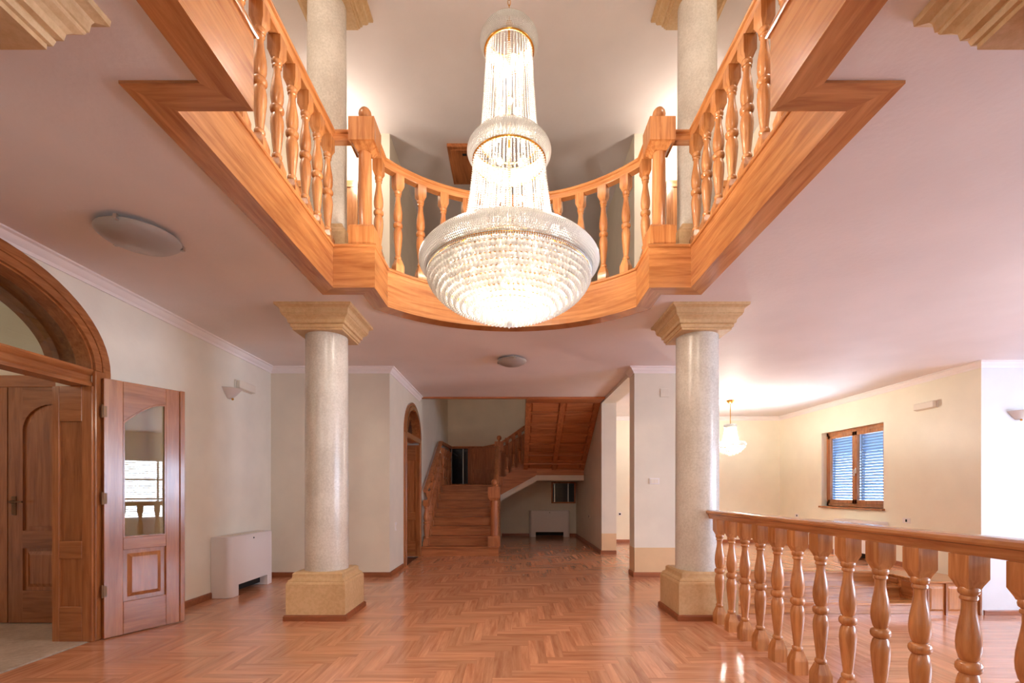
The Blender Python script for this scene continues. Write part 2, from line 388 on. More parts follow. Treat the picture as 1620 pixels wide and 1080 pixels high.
# ------------------------------------------------------------------ floor: subfloor and parquet planks
subf = MB().box(XL-.02, 1.97, -3.0, YB+.05, -.6, -.014).box(1.97, 2.12, 4.28, YB, -.6, -.014).box(-XC-.4, XC+.02, YB, YE+.05, -.6, -.014)
subf.box(XC, 6.25, 7.02, 10.9, -.6, -.014).box(XC, 2.37, YB, 7.02, -.6, -.014)
FL = struct('floor', subf, M['sub'])
PL, PW, n7 = .50, .125, 4
REG = [(XL, 1.97, 1.6, YB), (1.97, 2.12, 4.28, YB), (-XC, XC, YB, YE), (XC, 2.40, YB, 7.0), (XC, 6.22, 7.0, 10.86)]
def plank_mesh(lx, ly, ax):
    g = .00015; c = .0003; t = .014
    x, y = lx/2-g, ly/2-g
    vs = [(-x,-y,-t),(x,-y,-t),(x,y,-t),(-x,y,-t),(-x,-y,-c),(x,-y,-c),(x,y,-c),(-x,y,-c),(-x+c,-y+c,0),(x-c,-y+c,0),(x-c,y-c,0),(-x+c,y-c,0)]
    fs = [(0,1,5,4),(1,2,6,5),(2,3,7,6),(3,0,4,7),(4,5,9,8),(5,6,10,9),(6,7,11,10),(7,4,8,11),(8,9,10,11)]
    return vs, fs
def herring(regs):
    full, cut = [], []
    for m in range(-40, 41):
        for k in range(-260, 261):
            for hv in (0, 1):
                if hv == 0: x, y, lx, ly = (k + m*n7)*PW, (k - m*n7)*PW, PL, PW
                else: x, y, lx, ly = (k + m*n7 + n7)*PW, (k - m*n7 + 1 - n7)*PW, PW, PL
                y += 5.0
                for e in (0, 1):
                  if hv == 0: x_, y_, lx_, ly_ = x, y+e*PW/2, PL, PW/2
                  else: x_, y_, lx_, ly_ = x+e*PW/2, y, PW/2, PL
                  for r in regs:
                    a, b = max(x_, r[0]), min(x_+lx_, r[1]); c, d = max(y_, r[2]), min(y_+ly_, r[3])
                    if b-a > .008 and d-c > .008:
                        if b-a > lx_-1e-6 and d-c > ly_-1e-6: full.append((x_+lx_/2, y_+ly_/2, hv))
                        else: cut.append((a, b, c, d, hv))
    return full, cut
full, cut = herring(REG)
vis = sorted((p for p in full if p[1] > 2.88 and abs(p[0]) < p[1]*1.09 and p[0] > -3.3), key=lambda p: p[1] + .12*abs(p[0]))[:300]
vs_ = set(vis)
pm = []
for hv in (0, 1):
    v, f = plank_mesh(PL if hv == 0 else PW/2, PW/2 if hv == 0 else PL, hv)
    me = bpy.data.meshes.new('plank'); me.from_pydata(v, [], f); me.materials.append(M['plank_x' if hv == 0 else 'plank_y']); pm.append(me)
for x, y, hv in vis: put('plank', pm[hv], FL, (x, y, 0))
for hv in (0, 1):
    m = MB()
    for p in full:
        if p[2] == hv and p not in vs_:
            v, f = plank_mesh(PL if hv == 0 else PW/2, PW/2 if hv == 0 else PL, hv); m.add([(a+p[0], b+p[1], c) for a, b, c in v], f)
    for a, b, c, d, h in cut:
        if h == hv:
            v, f = plank_mesh(b-a, d-c, hv); m.add([(q+(a+b)/2, r+(c+d)/2, s) for q, r, s in v], f)
    me = bpy.data.meshes.new('parquet'); me.from_pydata(m.v, [], m.f); me.materials.append(M['parq_x' if hv == 0 else 'parq_y'])
    o = put('parquet', me, FL, (0, 0, 0)); o['kind'] = 'stuff'
# sunken floor
FS = struct('floor_sunken', MB().box(1.9, 9.4, -3.0, 7.02, -.6, -.464).box(1.95, 1.97, -3.0, 4.28, -.464, -.012), M['sub'])
fu, cu = herring([(1.97, 9.2, 1.0, 6.26)])
for hv in (0, 1):
    m = MB()
    for p in fu:
        if p[2] == hv:
            v, f = plank_mesh(PL if hv == 0 else PW/2, PW/2 if hv == 0 else PL, hv); m.add([(a+p[0], b+p[1], c-.45) for a, b, c in v], f)
    for a, b, c, d, h in cu:
        if h == hv:
            v, f = plank_mesh(b-a, d-c, hv); m.add([(q+(a+b)/2, r+(c+d)/2, s-.45) for q, r, s in v], f)
    me = bpy.data.meshes.new('parquet'); me.from_pydata(m.v, [], m.f); me.materials.append(M['parq_x' if hv == 0 else 'parq_y'])
    o = put('parquet', me, FS, (0, 0, 0)); o['kind'] = 'stuff'

# ------------------------------------------------------------------ crown mouldings and baseboards
CR = [(0,0),(0,-.085),(.012,-.085),(.02,-.062),(.035,-.05),(.05,-.03),(.055,-.02),(.075,-.012),(.075,0)]
def crown(name, path): struct(name, sweep(MB(), [(-u, v) for u, v in CR], [(x, y, CZ) for x, y in path]), M['crown'], smooth=30)
BB = [(0,.0),(0,.07),(-.010,.07),(-.018,.058),(-.018,.0)]
def base(name, path, z=0): struct(name, sweep(MB(), BB, [(x, y, z) for x, y in path]), M['base'])
crown('trim_1', [(XL,-2.7),(XL,YB),(-XC,YB),(-XC,8.56)])
crown('trim_2', [(XC,6.5+.26),(XC,YB),(2.37,YB),(2.37,6.76)])
crown('trim_3', [(1.98,10.86),(6.22,10.86),(6.22,6.2),(9.1,6.2)])
base('baseboard_left', [(XL,3.93),(XL,YB),(-XC,YB),(-XC,7.28)])
base('baseboard_corridor', [(-.27,YE),(XC,YE),(XC,8.88),(1.98,8.88)])
base('baseboard_pier', [(XC,6.76),(XC,YB),(2.37,YB)])
base('baseboard_yellow', [(1.98,10.86),(6.22,10.86),(6.22,7.0)])
base('baseboard_white', [(6.25,6.2),(9.1,6.2)], -.45)
struct('trim_4', MB().box(-XC, XC, 8.54, 8.60, CZ-.03, CZ+.05), M['stair_x'])
struct('trim_5', MB().box(XC-.004, 2.37, YB-.008, YB, .07, .41), M['dado'])
struct('trim_6', MB().box(XC-.001, 1.98, 8.872, 8.88, .07, .39), M['dado'])
struct('trim_7', MB().box(XC-.004, XC, YB-.008, YB+.26, .07, .41), M['dado'])

# ------------------------------------------------------------------ columns
CAP = [(.215,0),(.232,.0),(.232,.018),(.243,.022),(.248,.042),(.243,.052),(.262,.058),(.266,.085),(.278,.10),(.298,.115),(.302,.122),(.302,.128),(.308,.132),(.312,.165),(.318,.178),(.338,.188),(.348,.192),(.350,.215)]
PLI = [(.274,0),(.274,.335),(.268,.350),(.262,.354),(.262,.366),(.250,.376),(.236,.386),(.232,.40),(.232,.425),(.215,.440)]
def column(x, y, z0, z1, label, group, trim=True, r=.202):
    t = thing('column', label, 'column', (x, y, z0), group)
    MB().square(PLI, (x, y, z0)).build('plinth', M['sand'], t)
    if trim:
        tr = MB()
        q = .274
        sweep(tr, [(-.01,0),(-.01,.055),(.008,.055),(.018,.04),(.018,0)], [(x-q,y-q,z0),(x-q,y+q,z0),(x+q,y+q,z0),(x+q,y-q,z0)], closed=True)
        tr.v = [(a, b, c) for a, b, c in tr.v]
        tr.build('plinth_skirting', M['base'], t)
    pr = [(r, .432)] + [(r*(1-.03*(i/10)**2), .44 + (z1-z0-.215-.44)*i/10) for i in range(11)]
    MB().lathe(pr, (x, y, z0), 48).build('shaft', M['shaft'], t, smooth=40)
    MB().square(CAP, (x, y, z1-.215)).build('capital', M['sand'], t)
for sx, side in ((-1, 'left'), (1, 'right')):
    column(sx*1.815, 4.59, 0, CZ, 'speckled grey stone column on the %s of the hall, standing on the parquet%s' % (side, '' if sx < 0 else ' at the end of the railing'), 'columns of the hall')
    column(sx*1.815, 4.59, DK, TOP, 'upper column behind the balcony railing, %s of the chandelier' % side, 'columns on the gallery', False, .185)
    column(sx*1.815, 1.36, 0, CZ, 'near column at the top %s corner of the picture, only its sandstone capital in view' % side, 'columns of the hall')

# ------------------------------------------------------------------ balcony fascia
fz0, fz1 = 2.902 - 0, 3.262
FP = [(0,fz0),(.145,fz0),(.145,fz1-.022),(0,fz1-.022)]
NP = [(-.016,fz1-.018),(-.010,fz1-.024),(.15,fz1-.024),(.15,fz1+.004),(-.008,fz1+.004),(-.016,fz1-.004)]
P3 = [(x, y, 0) for x, y in OPEN]
nA = 5 + len(arcp) - 1
segs = [((0,1),'y'),((1,2),'x'),((2,3),'y'),((3,4),'x'),((4,5),'y'),((5,nA),'arc'),((nA,nA+1),'y'),((nA+1,nA+2),'x'),((nA+2,nA+3),'y'),((nA+3,nA+4),'x'),((nA+4,nA+5),'y')]
tf = thing('balcony_fascia', 'orange oak fascia framing the stepped and curved edge of the balcony opening', 'balcony', (0, 4.9, fz0))
for (s, a) in segs:
    m = sweep(MB(), FP, P3, True, s); m.build('fascia_board', M['wood_'+a], tf)
    m = sweep(MB(), NP, P3, True, s); m.build('nosing', M['wood_'+a], tf)

# ------------------------------------------------------------------ balusters and railings
def bal_profile():
    return [(.030,.805),(.034,.80),(.036,.79),(.034,.778),(.026,.770),(.030,.765),(.0305,.755),(.024,.748),(.0235,.72),(.027,.69),(.034,.65),(.040,.61),(.0425,.575),(.041,.545),(.034,.512),(.028,.502),
            (.036,.498),(.043,.488),(.045,.476),(.043,.464),(.036,.454),(.028,.450),(.034,.440),(.041,.41),(.0425,.38),(.040,.34),(.034,.28),(.028,.225),(.0245,.195),(.0245,.182),(.031,.176),(.033,.166),(.031,.156),(.026,.150)]
def baluster_mesh(h, mat, seg=20, name='baluster'):
    k = h/.94; b = .044; mb = MB()
    mb.square([(b,0),(b,.085*k),(b-.004,.10*k),(.028,.140*k),(.026,.150*k)])
    mb.lathe([(r, z*k) for r, z in reversed(bal_profile())], (0,0,0), seg)
    mb.square([(.027,.800*k),(.031,.812*k),(b,.842*k),(b,h)])
    me = bpy.data.meshes.new(name); me.from_pydata(mb.v, [], mb.f)
    bm = bmesh.new(); bm.from_mesh(me); bmesh.ops.recalc_face_normals(bm, faces=bm.faces); bm.to_mesh(me); bm.free()
    me.shade_smooth(); me.set_sharp_from_angle(angle=radians(38)); me.materials.append(mat); return me
BAL = baluster_mesh(.94, M['wood_z'], 24)
BALU = baluster_mesh(.95, M['wood_z'], 20)
BALS = baluster_mesh(.86, M['stair_z'], 12)
RAIL = [(-.034,0),(.034,0),(.036,.020),(.044,.030),(.046,.042),(.060,.048),(.064,.058),(.060,.072),(.044,.080),(-.044,.080),(-.060,.072),(-.064,.058),(-.060,.048),(-.046,.042),(-.044,.030),(-.036,.020)]

# hall railing on the right
t = thing('hall_railing', 'turned oak balustrade along the sunken room, right foreground', 'railing', (1.88, 4.2, 0))
for k in range(13): put('baluster', BAL, t, (1.88, 4.235-.231*k, 0))
m = sweep(MB(), RAIL, [(1.88, 4.385, .94), (1.88, 1.62, .94)]); m.build('handrail', M['wood_y'], t, smooth=35)

RU = DK + .95
for sx, side in ((-1, 'left'), (1, 'right')):
    t = thing('balcony_railing', 'straight oak balcony railing along the %s edge of the opening' % side, 'railing', (sx*1.57, 3.9, DK), 'straight railings of the balcony')
    for k in range(9): put('baluster', BALU, t, (sx*1.57, 3.985-.215*k, DK))
    path = [(sx*1.23, .4, RU), (sx*1.23, 2.03, RU), (sx*1.57, 2.03, RU), (sx*1.57, 4.05, RU), (sx*1.385, 4.05, RU)]
    for k, (s, a) in enumerate((((1,2),'x'),((2,3),'y'),((3,4),'x'))):
        sweep(MB(), RAIL, path, False, s).build('handrail', M['wood_'+a], t, smooth=35)
t = thing('curved_railing', 'curved oak balcony railing with newel posts behind the chandelier', 'railing', (0, 4.93, DK))
for k in range(-5, 6):
    a = radians(8.75*k); o = put('baluster', BALU, t, (1.583*sin(a), YC + 1.583*cos(a), DK), 0, -a)
for sx in (-1, 1): put('baluster', BALU, t, (sx*1.222, 4.285, DK))
cp = [(-1.222, 4.15, RU)]
ta = math.asin(1.222/1.583)
for i in range(29):
    a = -ta + 2*ta*i/28; cp.append((1.583*sin(a), YC + 1.583*cos(a), RU))
cp.append((1.222, 4.15, RU))
sweep(MB(), RAIL, cp).build('handrail', M['wood_arc'], t, smooth=35)
def newel(parent, x, y, z, w=.109, h=1.10, mats=('wood_z','wood_z'), sh=.056):
    post = MB().lathe([(sh,.17),(sh+.006,.175),(sh+.006,.19),(sh,.20),(sh*1.02,.5),(sh*.96,h-.242)], (x,y,z), 24).build('newel_shaft', M[mats[0]], parent, smooth=35)
    MB().square([(w,0),(w,.17),(w-.008,.188),(w-.03,.192)], (x,y,z)).build('newel_base', M[mats[0]], post)
    MB().square([(sh-.004,h-.25),(sh+.006,h-.24),(sh+.014,h-.222),(w-.022,h-.206),(w-.018,h-.20),(w,h-.20),(w,h-.004),(w-.004,h)], (x,y,z)).build('newel_cap', M[mats[1]], post)
    MB().lathe([(.036,0),(.040,.012),(.026,.022),(.024,.034),(.040,.046),(.052,.066),(.056,.090),(.052,.114),(.038,.136),(.016,.148),(0,.150)], (x,y,z+h), 20).build('finial', M[mats[1]], post, smooth=50)
for sx in (-1, 1): newel(t, sx*1.272, 4.05, DK)

# ------------------------------------------------------------------ big arched doorway on the left
t = thing('arched_doorway', 'large oak doorway with arched fanlight in the left wall, open to the vestibule', 'doorway', (XL, AY+AA, 0))
def archband(cy, cz, ai, bi, ao, bo, x0, x1, n=32, legs=0):
    o_ = arc_pts(cy, cz, ao, bo, 0, pi, n); i_ = list(reversed(arc_pts(cy, cz, ai, bi, 0, pi, n)))
    m = MB(); P = o_; Q = list(reversed(i_)); vs = []
    for (p, q) in zip(P, Q): vs += [(x0,p[0],p[1]),(x1,p[0],p[1]),(x1,q[0],q[1]),(x0,q[0],q[1])]
    fs = []
    for k in range(n):
        a, b = k*4, k*4+4
        for q in range(4): r = (q+1) % 4; fs.append((a+q, a+r, b+r, b+q))
    fs += [(3,2,1,0), tuple(n*4+q for q in range(4))]
    return m.add(vs, fs)
def casing(parent, mat, cy, cz, a, b, xf, wd=.14, d=1, sill=.0):
    """moulded architrave, face at xf, sticking out towards +x"""
    archband(cy, cz, a, b, a+wd, b+wd*.95, xf, xf+.022).build('architrave_arch', M[mat+'_y'], parent, smooth=30)
    archband(cy, cz, a-.012, b-.012, a+.045, b+.043, xf, xf+.034).build('architrave_bead', M[mat+'_y'], parent, smooth=30)
    archband(cy, cz, a+.06, b+.057, a+.082, b+.079, xf, xf+.030).build('architrave_bead', M[mat+'_y'], parent, smooth=30)
    for s in (-1, 1):
        y0, y1 = sorted((cy+s*a, cy+s*(a+wd)))
        MB().box(xf, xf+.022, y0, y1, 0, cz).build('architrave_post', M[mat+'_z'], parent)
        y0, y1 = sorted((cy+s*(a-.012), cy+s*(a+.045)))
        MB().box(xf, xf+.034, y0, y1, 0, cz).build('architrave_bead', M[mat+'_z'], parent, bevel=.006)
casing(t, 'door', AY, AZ, AA, AB_, XL)
# lining of the reveal: arch soffit and the far jamb with its panels
archband(AY, AZ, AA-.025, AB_-.025, AA, AB_, XL-.30, XL+.01).build('arch_lining', M['door_y'], t, smooth=30)
archband(AY, AZ, AA-.075, AB_-.075, AA-.02, AB_-.02, XL-.30, XL-.235).build('arch_rebate', M['door_y'], t, smooth=30)
JY = AY+AA
def jamb(parent, mat, x0, x1, y, z1, s=1):
    """panelled jamb facing -y (s=1): frame pieces and sunk panels"""
    T = .03; f = .028
    def B(a, b, c, d, yy0, yy1): return (a, b, y-yy1 if s > 0 else y+yy0, y-yy0 if s > 0 else y+yy1, c, d)
    MB().box(*B(x0, x0+f*2, 0, z1, 0, T)).build('jamb_stile', M[mat+'_z'], parent, bevel=.003)
    MB().box(*B(x1-f*3, x1, 0, z1, 0, T)).build('jamb_stile', M[mat+'_z'], parent, bevel=.003)
    for a, b in ((0,.28),(.66,.80),(1.75,z1)): MB().box(*B(x0+f*2, x1-f*3, a, b, 0, T)).build('jamb_rail', M[mat+'_x'], parent, bevel=.003)
    for a, b in ((.28,.66),(.80,1.75)): MB().box(*B(x0+f*2, x1-f*3, a, b, 0, T-.018)).build('jamb_panel', M[mat+'_z'], parent)
jamb(t, 'door', XL-.30, XL+.02, JY, AZ-.13, 1)
jamb(t, 'door', XL-.30, XL+.02, AY-AA, AZ-.13, -1)
# transom
TB = [(-.10,2.03),(.045,2.03),(.050,2.055),(.036,2.075),(.036,2.115),(.048,2.125),(.062,2.150),(.062,2.165),(-.10,2.165)]
m = MB(); m.add([(XL-.05+u, AY-AA, z) for u, z in TB] + [(XL-.05+u, JY, z) for u, z in TB],
    [(i, (i+1)%9, 9+(i+1)%9, 9+i) for i in range(9)] + [tuple(range(8,-1,-1)), tuple(range(9,18))]); m.build('transom', M['door_y'], t)
fan = [(AY+AA-.03, 2.165)] + arc_pts(AY, AZ, AA-.03, AB_-.03, 0, pi, 30)[1:-1] + [(AY-AA+.03, 2.165)]
MB().prism(fan, 'x', XL-.11, XL-.105).build('fanlight_glass', M['glass'], t)

# open glazed leaf
def leaf_arch(u0, u1, z0, z1, n=10):
    return [(u0+(u1-u0)*i/n, z0+(z1-z0)*sin(pi/2*i/n)) for i in range(n+1)]
ang = math.atan2(.455, .89)     # rotated off the wall
lw = .60; L0 = Vector((-3.285, 3.765, .008))
t = thing('door_leaf', 'open narrow glazed oak door leaf with arched pane and brown panel below', 'door', L0, rz=-ang)
# local: y along the leaf, x thickness (face at +x)
def LB(n, mat, u0, u1, z0, z1, x0=-.045, x1=0, bevel=.003): return MB().box(x0, x1, u0, u1, z0, z1).build(n, M[mat], t, local=True, bevel=bevel)
LB('stile', 'door_z', 0, .13, 0, 2.10); LB('stile', 'door_z', .45, .56, 0, 2.10)
LB('meeting_bead', 'door_z', .56, .60, 0, 2.10, -.03, .012)
LB('bottom_rail', 'door_y', .13, .45, 0, .27); LB('lock_rail', 'door_y', .13, .45, .70, .80)
top = [(.13,2.10),(.45,2.10),(.45,1.955)] + list(reversed(leaf_arch(.13, .45, 1.765, 1.955)))[1:]
MB().prism(top, 'x', -.045, 0).build('top_rail', M['door_y'], t, local=True, bevel=.003)
pane = [(.13,.80),(.45,.80),(.45,1.955)] + list(reversed(leaf_arch(.13, .45, 1.765, 1.955)))[1:]
MB().prism(pane, 'x', -.026, -.020).build('pane', M['glass_door'], t, local=True)
MB().prism(pane, 'x', -.008, -.0005, [[(.142,.812),(.438,.812),(.438,1.94)] + list(reversed(leaf_arch(.142, .438, 1.757, 1.94)))[1:]]).build('glazing_bead', M['door_z'], t, local=True)
LB('panel', 'door_z', .13, .45, .27, .70, -.035, -.018, 0)
MB().add([(-.018,.165,.305),(-.018,.415,.305),(-.018,.415,.665),(-.018,.165,.665),(-.004,.195,.335),(-.004,.385,.335),(-.004,.385,.635),(-.004,.195,.635)],
         [(0,1,5,4),(1,2,6,5),(2,3,7,6),(3,0,4,7),(4,5,6,7)]).build('raised_field', M['door_z'], t, local=True)
for z in (.33, 1.08, 1.78):
    MB().lathe([(.008,0),(.008,.10),(.005,.105),(0,.107)], (.004,-.012,z), 10).box(-.004,.004,-.012,.02,z+.005,z+.095).build('hinge', M['bronze'], t, local=True, smooth=40)

# vestibule double door
t = thing('vestibule_door', 'dark closed double oak door with arched panels inside the vestibule', 'door', (-4.55, 4.25, 0))
yd = 4.25
MB().box(-5.42, -5.33, yd-.03, yd, 0, 2.16).build('frame_post', M['door_z'], t); MB().box(-3.77, -3.68, yd-.03, yd, 0, 2.16).build('frame_post', M['door_z'], t)
MB().box(-5.42, -3.68, yd-.045, yd, 2.13, 2.24).build('frame_head', M['door_x'], t, bevel=.008)
for x0, x1 in ((-5.33,-4.555),(-4.545,-3.77)):
    lf = MB().box(x0, x1, yd-.012, yd-.001, 0.01, 2.13).build('leaf', M['door_z'], t)
    w1 = .13
    MB().box(x0, x0+w1, yd-.03, yd-.012, .01, 2.13).build('stile', M['door_z'], lf); MB().box(x1-w1, x1, yd-.03, yd-.012, .01, 2.13).build('stile', M['door_z'], lf)
    for a, b in ((.01,.30),(.68,.84)): MB().box(x0+w1, x1-w1, yd-.03, yd-.012, a, b).build('rail', M['door_x'], lf)
    c = (x0+x1)/2; hw = (x1-x0)/2-w1
    ar = [(c+hw*cos(pi*i/16), 1.74+.24*sin(pi*i/16)) for i in range(17)]
    MB().prism([(x0+w1,2.13),(x1-w1,2.13)] + ar, 'y', yd-.03, yd-.012).build('top_rail', M['door_x'], lf)
    MB().cbox(x0+w1+.03, x1-w1-.03, yd-.024, yd-.012, .33, .65, .03).build('panel', M['door_z'], lf)
    i0 = [(c+(hw-.035)*cos(pi*i/16), 1.72+.21*sin(pi*i/16)) for i in range(17)]
    MB().prism([(c-hw+.035,.88),(c+hw-.035,.88)] + i0, 'y', yd-.022, yd-.012).build('panel', M['door_z'], lf)
m = MB().lathe([(.012,0),(.012,-.04),(0,-.041)], (-4.49, yd-.03, 1.10), 10, ax='y').box(-4.495, -4.38, yd-.075, yd-.062, 1.093, 1.108).box(-4.51,-4.47,yd-.036,yd-.03,.98,1.15); m.build('handle', M['bronze'], t)
light('POINT', 'vestibule_light', (-4.9, 2.6, 2.5), 13, WARM, .12)

# ------------------------------------------------------------------ arched door in the corridor
t = thing('corridor_doorway', 'narrow arched oak doorway left of the stairs with a closed door', 'doorway', (-XC, A2Y, 0))
casing(t, 'door', A2Y, A2Z, A2A, A2B, -XC, .11)
archband(A2Y, A2Z, A2A-.025, A2B-.025, A2A, A2B, -XC-.30, -XC+.01, 20).build('arch_lining', M['door_y'], t, smooth=30)
jamb(t, 'door', -XC-.30, -XC+.02, A2Y+A2A, A2Z-.1, 1)
jamb(t, 'door', -XC-.30, -XC+.02, A2Y-A2A, A2Z-.1, -1)
MB().box(-XC-.14, -XC+.03, A2Y-A2A, A2Y+A2A, 2.05, 2.15).build('transom', M['door_y'], t, bevel=.01)
fan = [(A2Y+A2A-.03, 2.15)] + arc_pts(A2Y, A2Z, A2A-.03, A2B-.03, 0, pi, 20)[1:-1] + [(A2Y-A2A+.03, 2.15)]
MB().prism(fan, 'x', -XC-.12, -XC-.115).build('fanlight_glass', M['black_glass'], t)
for a in (60, 90, 120):
    aa = radians(a); m = MB(); m.tube([(-XC-.11, A2Y, 2.15), (-XC-.11, A2Y+(A2A-.03)*cos(aa), A2Z+(A2B-.03)*sin(aa))], .014, 6); m.build('fanlight_bar', M['door_y'], t)
lf = MB().box(-XC-.26, -XC-.22, A2Y-A2A, A2Y+A2A, 0.01, 2.05).build('leaf', M['door_z'], t)
for a, b in ((.15,.75),(.95,1.9)): MB().box(-XC-.222, -XC-.212, A2Y-.4, A2Y+.4, a, b).build('panel', M['door_z'], lf, bevel=.008)

# ------------------------------------------------------------------ staircase
t = thing('staircase', 'U-shaped oak staircase at the end of the hall, with landings', 'staircase', (-.97, 8.62, 0))
RS = 1.335/8; TD = .28; Y0 = 8.62; xl, xr = -1.68, -.27
for k in range(8):
    y = Y0 + k*TD; z = RS*k
    x1 = xr + (.02 if k == 0 else 0)
    MB().box(xl, x1, y, y+.02, z, z+RS-.028).build('riser', M['stair_x'], t)
    y1 = y + TD + .02 if k < 7 else YE - .002
    MB().box(xl, x1+.012, y-.028, y1, z+RS-.028, z+RS).build('tread' if k < 7 else 'landing', M['stair_x'], t, bevel=.006)
# closed side of lower flight, and landing body
MB().prism([(Y0+.03,0)] + [(Y0+.03+k*TD+(0 if q else 0), RS*(k+q)-.03) for k in range(8) for q in (0,1) if not (k == 0 and q == 0)] + [(10.90,8*RS-.03),(10.90,0)], 'x', xr-.04, xr-.001).build('side_panel', M['stair_y'], t)
MB().box(xl, xr-.05, 10.9, YE-.01, .9, 8*RS-.03).build('landing_slab', M['wall_grey'], t)
# middle flight rising to the right, its white stringer and wood skirting at the front
YM = 11.0; z2 = 8*RS
for k in range(3):
    x = xr + .02 + k*.285; z = z2 + RS*k
    MB().box(x, x+.02, YM, YE-.01, z-.02, z+RS-.028).build('riser', M['stair_y'], t)
    MB().box(x-.028, x+.31, YM, YE-.01, z+RS-.028, z+RS).build('tread', M['stair_y'], t, bevel=.006)
z3 = z2 + 3*RS; xm = .60
MB().box(xm, XC-.005, YM, YE-.01, z3-.028, z3).build('landing', M['stair_x'], t)
MB().prism([(xr,.955),(xm,1.44),(XC-.01,1.44),(XC-.01,1.565),(xm-.02,1.565),(xr,1.10)], 'y', YM-.03, YE-.02).build('stair_slab', M['wall_grey'], t)
MB().prism([(xr,1.10),(xm-.02,1.57),(xm-.02,1.90),(xm-.3,1.86),(xr,1.48)], 'y', YM-.045, YM+.005).build('stringer', M['stair_x'], t)
# upper flight with panelled soffit
ux0, ux1 = .27, XC-.008; ya, yb = 8.60, 11.0
def zs(y): return 2.975 + (1.59-2.975)*(y-8.86)/(11.2-8.86)
ytop = 8.60
so = [(ytop, 2.93), (8.86, 2.93), (11.02, zs(11.02)), (11.02, zs(11.02)+.25), (8.86, 3.22), (ytop, 3.22)]
so = [(8.94, 2.93), (11.02, zs(11.02)), (11.02, zs(11.02)+.30), (8.94, 3.22), (8.62, 3.22), (8.62, 2.93)]
MB().prism(so, 'x', ux0, ux1).build('upper_flight', M['stair_y'], t)
dy, dz = 11.02-8.94, zs(11.02)-2.93; sl = sqrt(dy*dy+dz*dz); ty, tz = dy/sl, dz/sl; ny, nz = tz, -ty   # along the slope / outward (down)
def slope_box(x0, x1, s0, s1, d0, d1, c=0):
    def P(x, s, d): return (x, 8.94 + ty*s + ny*d, 2.93 + tz*s + nz*d)
    A = [P(x0,s0,d0),P(x1,s0,d0),P(x1,s1,d0),P(x0,s1,d0)]; B = [P(x0+c,s0+c,d1),P(x1-c,s0+c,d1),P(x1-c,s1-c,d1),P(x0+c,s1-c,d1)]
    return MB().add(A+B, [(0,1,2,3),(7,6,5,4),(4,5,1,0),(5,6,2,1),(6,7,3,2),(7,4,0,3)])
for x0, x1 in ((ux0,ux0+.10),((ux0+ux1)/2-.05,(ux0+ux1)/2+.05),(ux1-.10,ux1)): slope_box(x0, x1, 0, sl, 0, .035).build('soffit_beam', M['stair_y'], t)
nr = 7
for i in range(nr+1):
    s = i*(sl-.05)/nr
    slope_box(ux0+.10, ux1-.10, s, s+.05, 0, .028).build('soffit_batten', M['stair_x'], t)
for i in range(nr):
    s0 = i*(sl-.05)/nr+.06; s1 = (i+1)*(sl-.05)/nr-.01
    for x0, x1 in ((ux0+.11,(ux0+ux1)/2-.06),((ux0+ux1)/2+.06,ux1-.11)):
        slope_box(x0, x1, s0, s1, 0, .018, .025).build('soffit_panel', M['stair_x'], t)
MB().box(ux0, ux1, 8.56, 8.95, 2.875, 2.932).build('soffit_header', M['stair_x'], t, bevel=.006)
for i in range(8):
    y = 8.90 + i*.262; z = z3 + (8-i)*(DK-z3)/8
    MB().box(ux0, ux1, y, y+.29, z-.21, z-.178).build('tread', M['stair_x'], t)

MB().box(xm-.05, XC-.012, YM-.028, YM+.03, 1.565, zs(11.02)+.06).build('landing_fascia', M['stair_x'], t)
MB().prism([(-.355,z2),(.30,z2),(.62,1.55),(.62,z3+.98),(.45,z3+.96),(-.355,z2+.97)], 'y', YE-.03, YE-.004).build('wainscot', M['stair_z'], t)
for i in range(4):
    x = -.32+i*.235; zb = z2+.10+max(0,x+.25)*.58
    MB().box(x+.02, x+.20, YE-.042, YE-.03, zb+.1, zb+.78).build('wainscot_panel', M['stair_z'], t, bevel=.006)
# stair railings
HR = [(-.03,0),(.03,0),(.034,.02),(.045,.03),(.045,.05),(.03,.06),(-.03,.06),(-.045,.05),(-.045,.03),(-.034,.02)]
t = thing('stair_railing', 'dark oak railing climbing along the left wall of the stairs', 'railing', (-1.62, 8.8, RS))
for k in range(13):
    y = 8.74 + k*.145; kk = min(int((y-Y0)/TD)+1, 8)
    put('baluster', BALS, t, (-1.61, y, RS*kk))
for y in (10.9, 11.3, 11.7, 12.1): put('baluster', BALS, t, (-1.61, y, z2))
path = [(-1.61, 8.70, 1.16), (-1.61, 10.58, z2+.93), (-1.61, 12.30, z2+.97), (-.75, 12.30, z2+.97), (-.35, 12.30, z2+1.06), (.45, 12.30, z3+1.02)]
sweep(MB(), HR, path).build('handrail', M['stair_y'], t, smooth=35)
t = thing('newel_railing', 'oak stair railing with ball-topped newel posts on the right of the lower flight', 'railing', (-.33, 8.8, RS))
newel(t, -.335, 8.78, RS, .115, 1.10, ('stair_z','stair_z'), .072)
newel(t, -.30, 10.86, z2, .10, 1.0, ('stair_z','stair_z'), .05)
for k in range(10):
    y = 9.02 + k*.19; kk = min(int((y-Y0)/TD)+1, 8); put('baluster', BALS, t, (-.32, y, RS*kk-.03))
sweep(MB(), HR, [(-.32, 8.86, 1.04), (-.32, 10.60, z2+.82), (-.32, 10.82, z2+.84)]).build('handrail', M['stair_y'], t, smooth=35)
t = thing('upper_stair_railing', 'short dark oak railing rising right behind the tall newel post', 'railing', (0, 11.0, z2))
for k in range(5):
    x = -.12 + k*.15; put('baluster', BALS, t, (x, 11.0, z2 + .12 + max(0, (x+.27))*.5+.05))
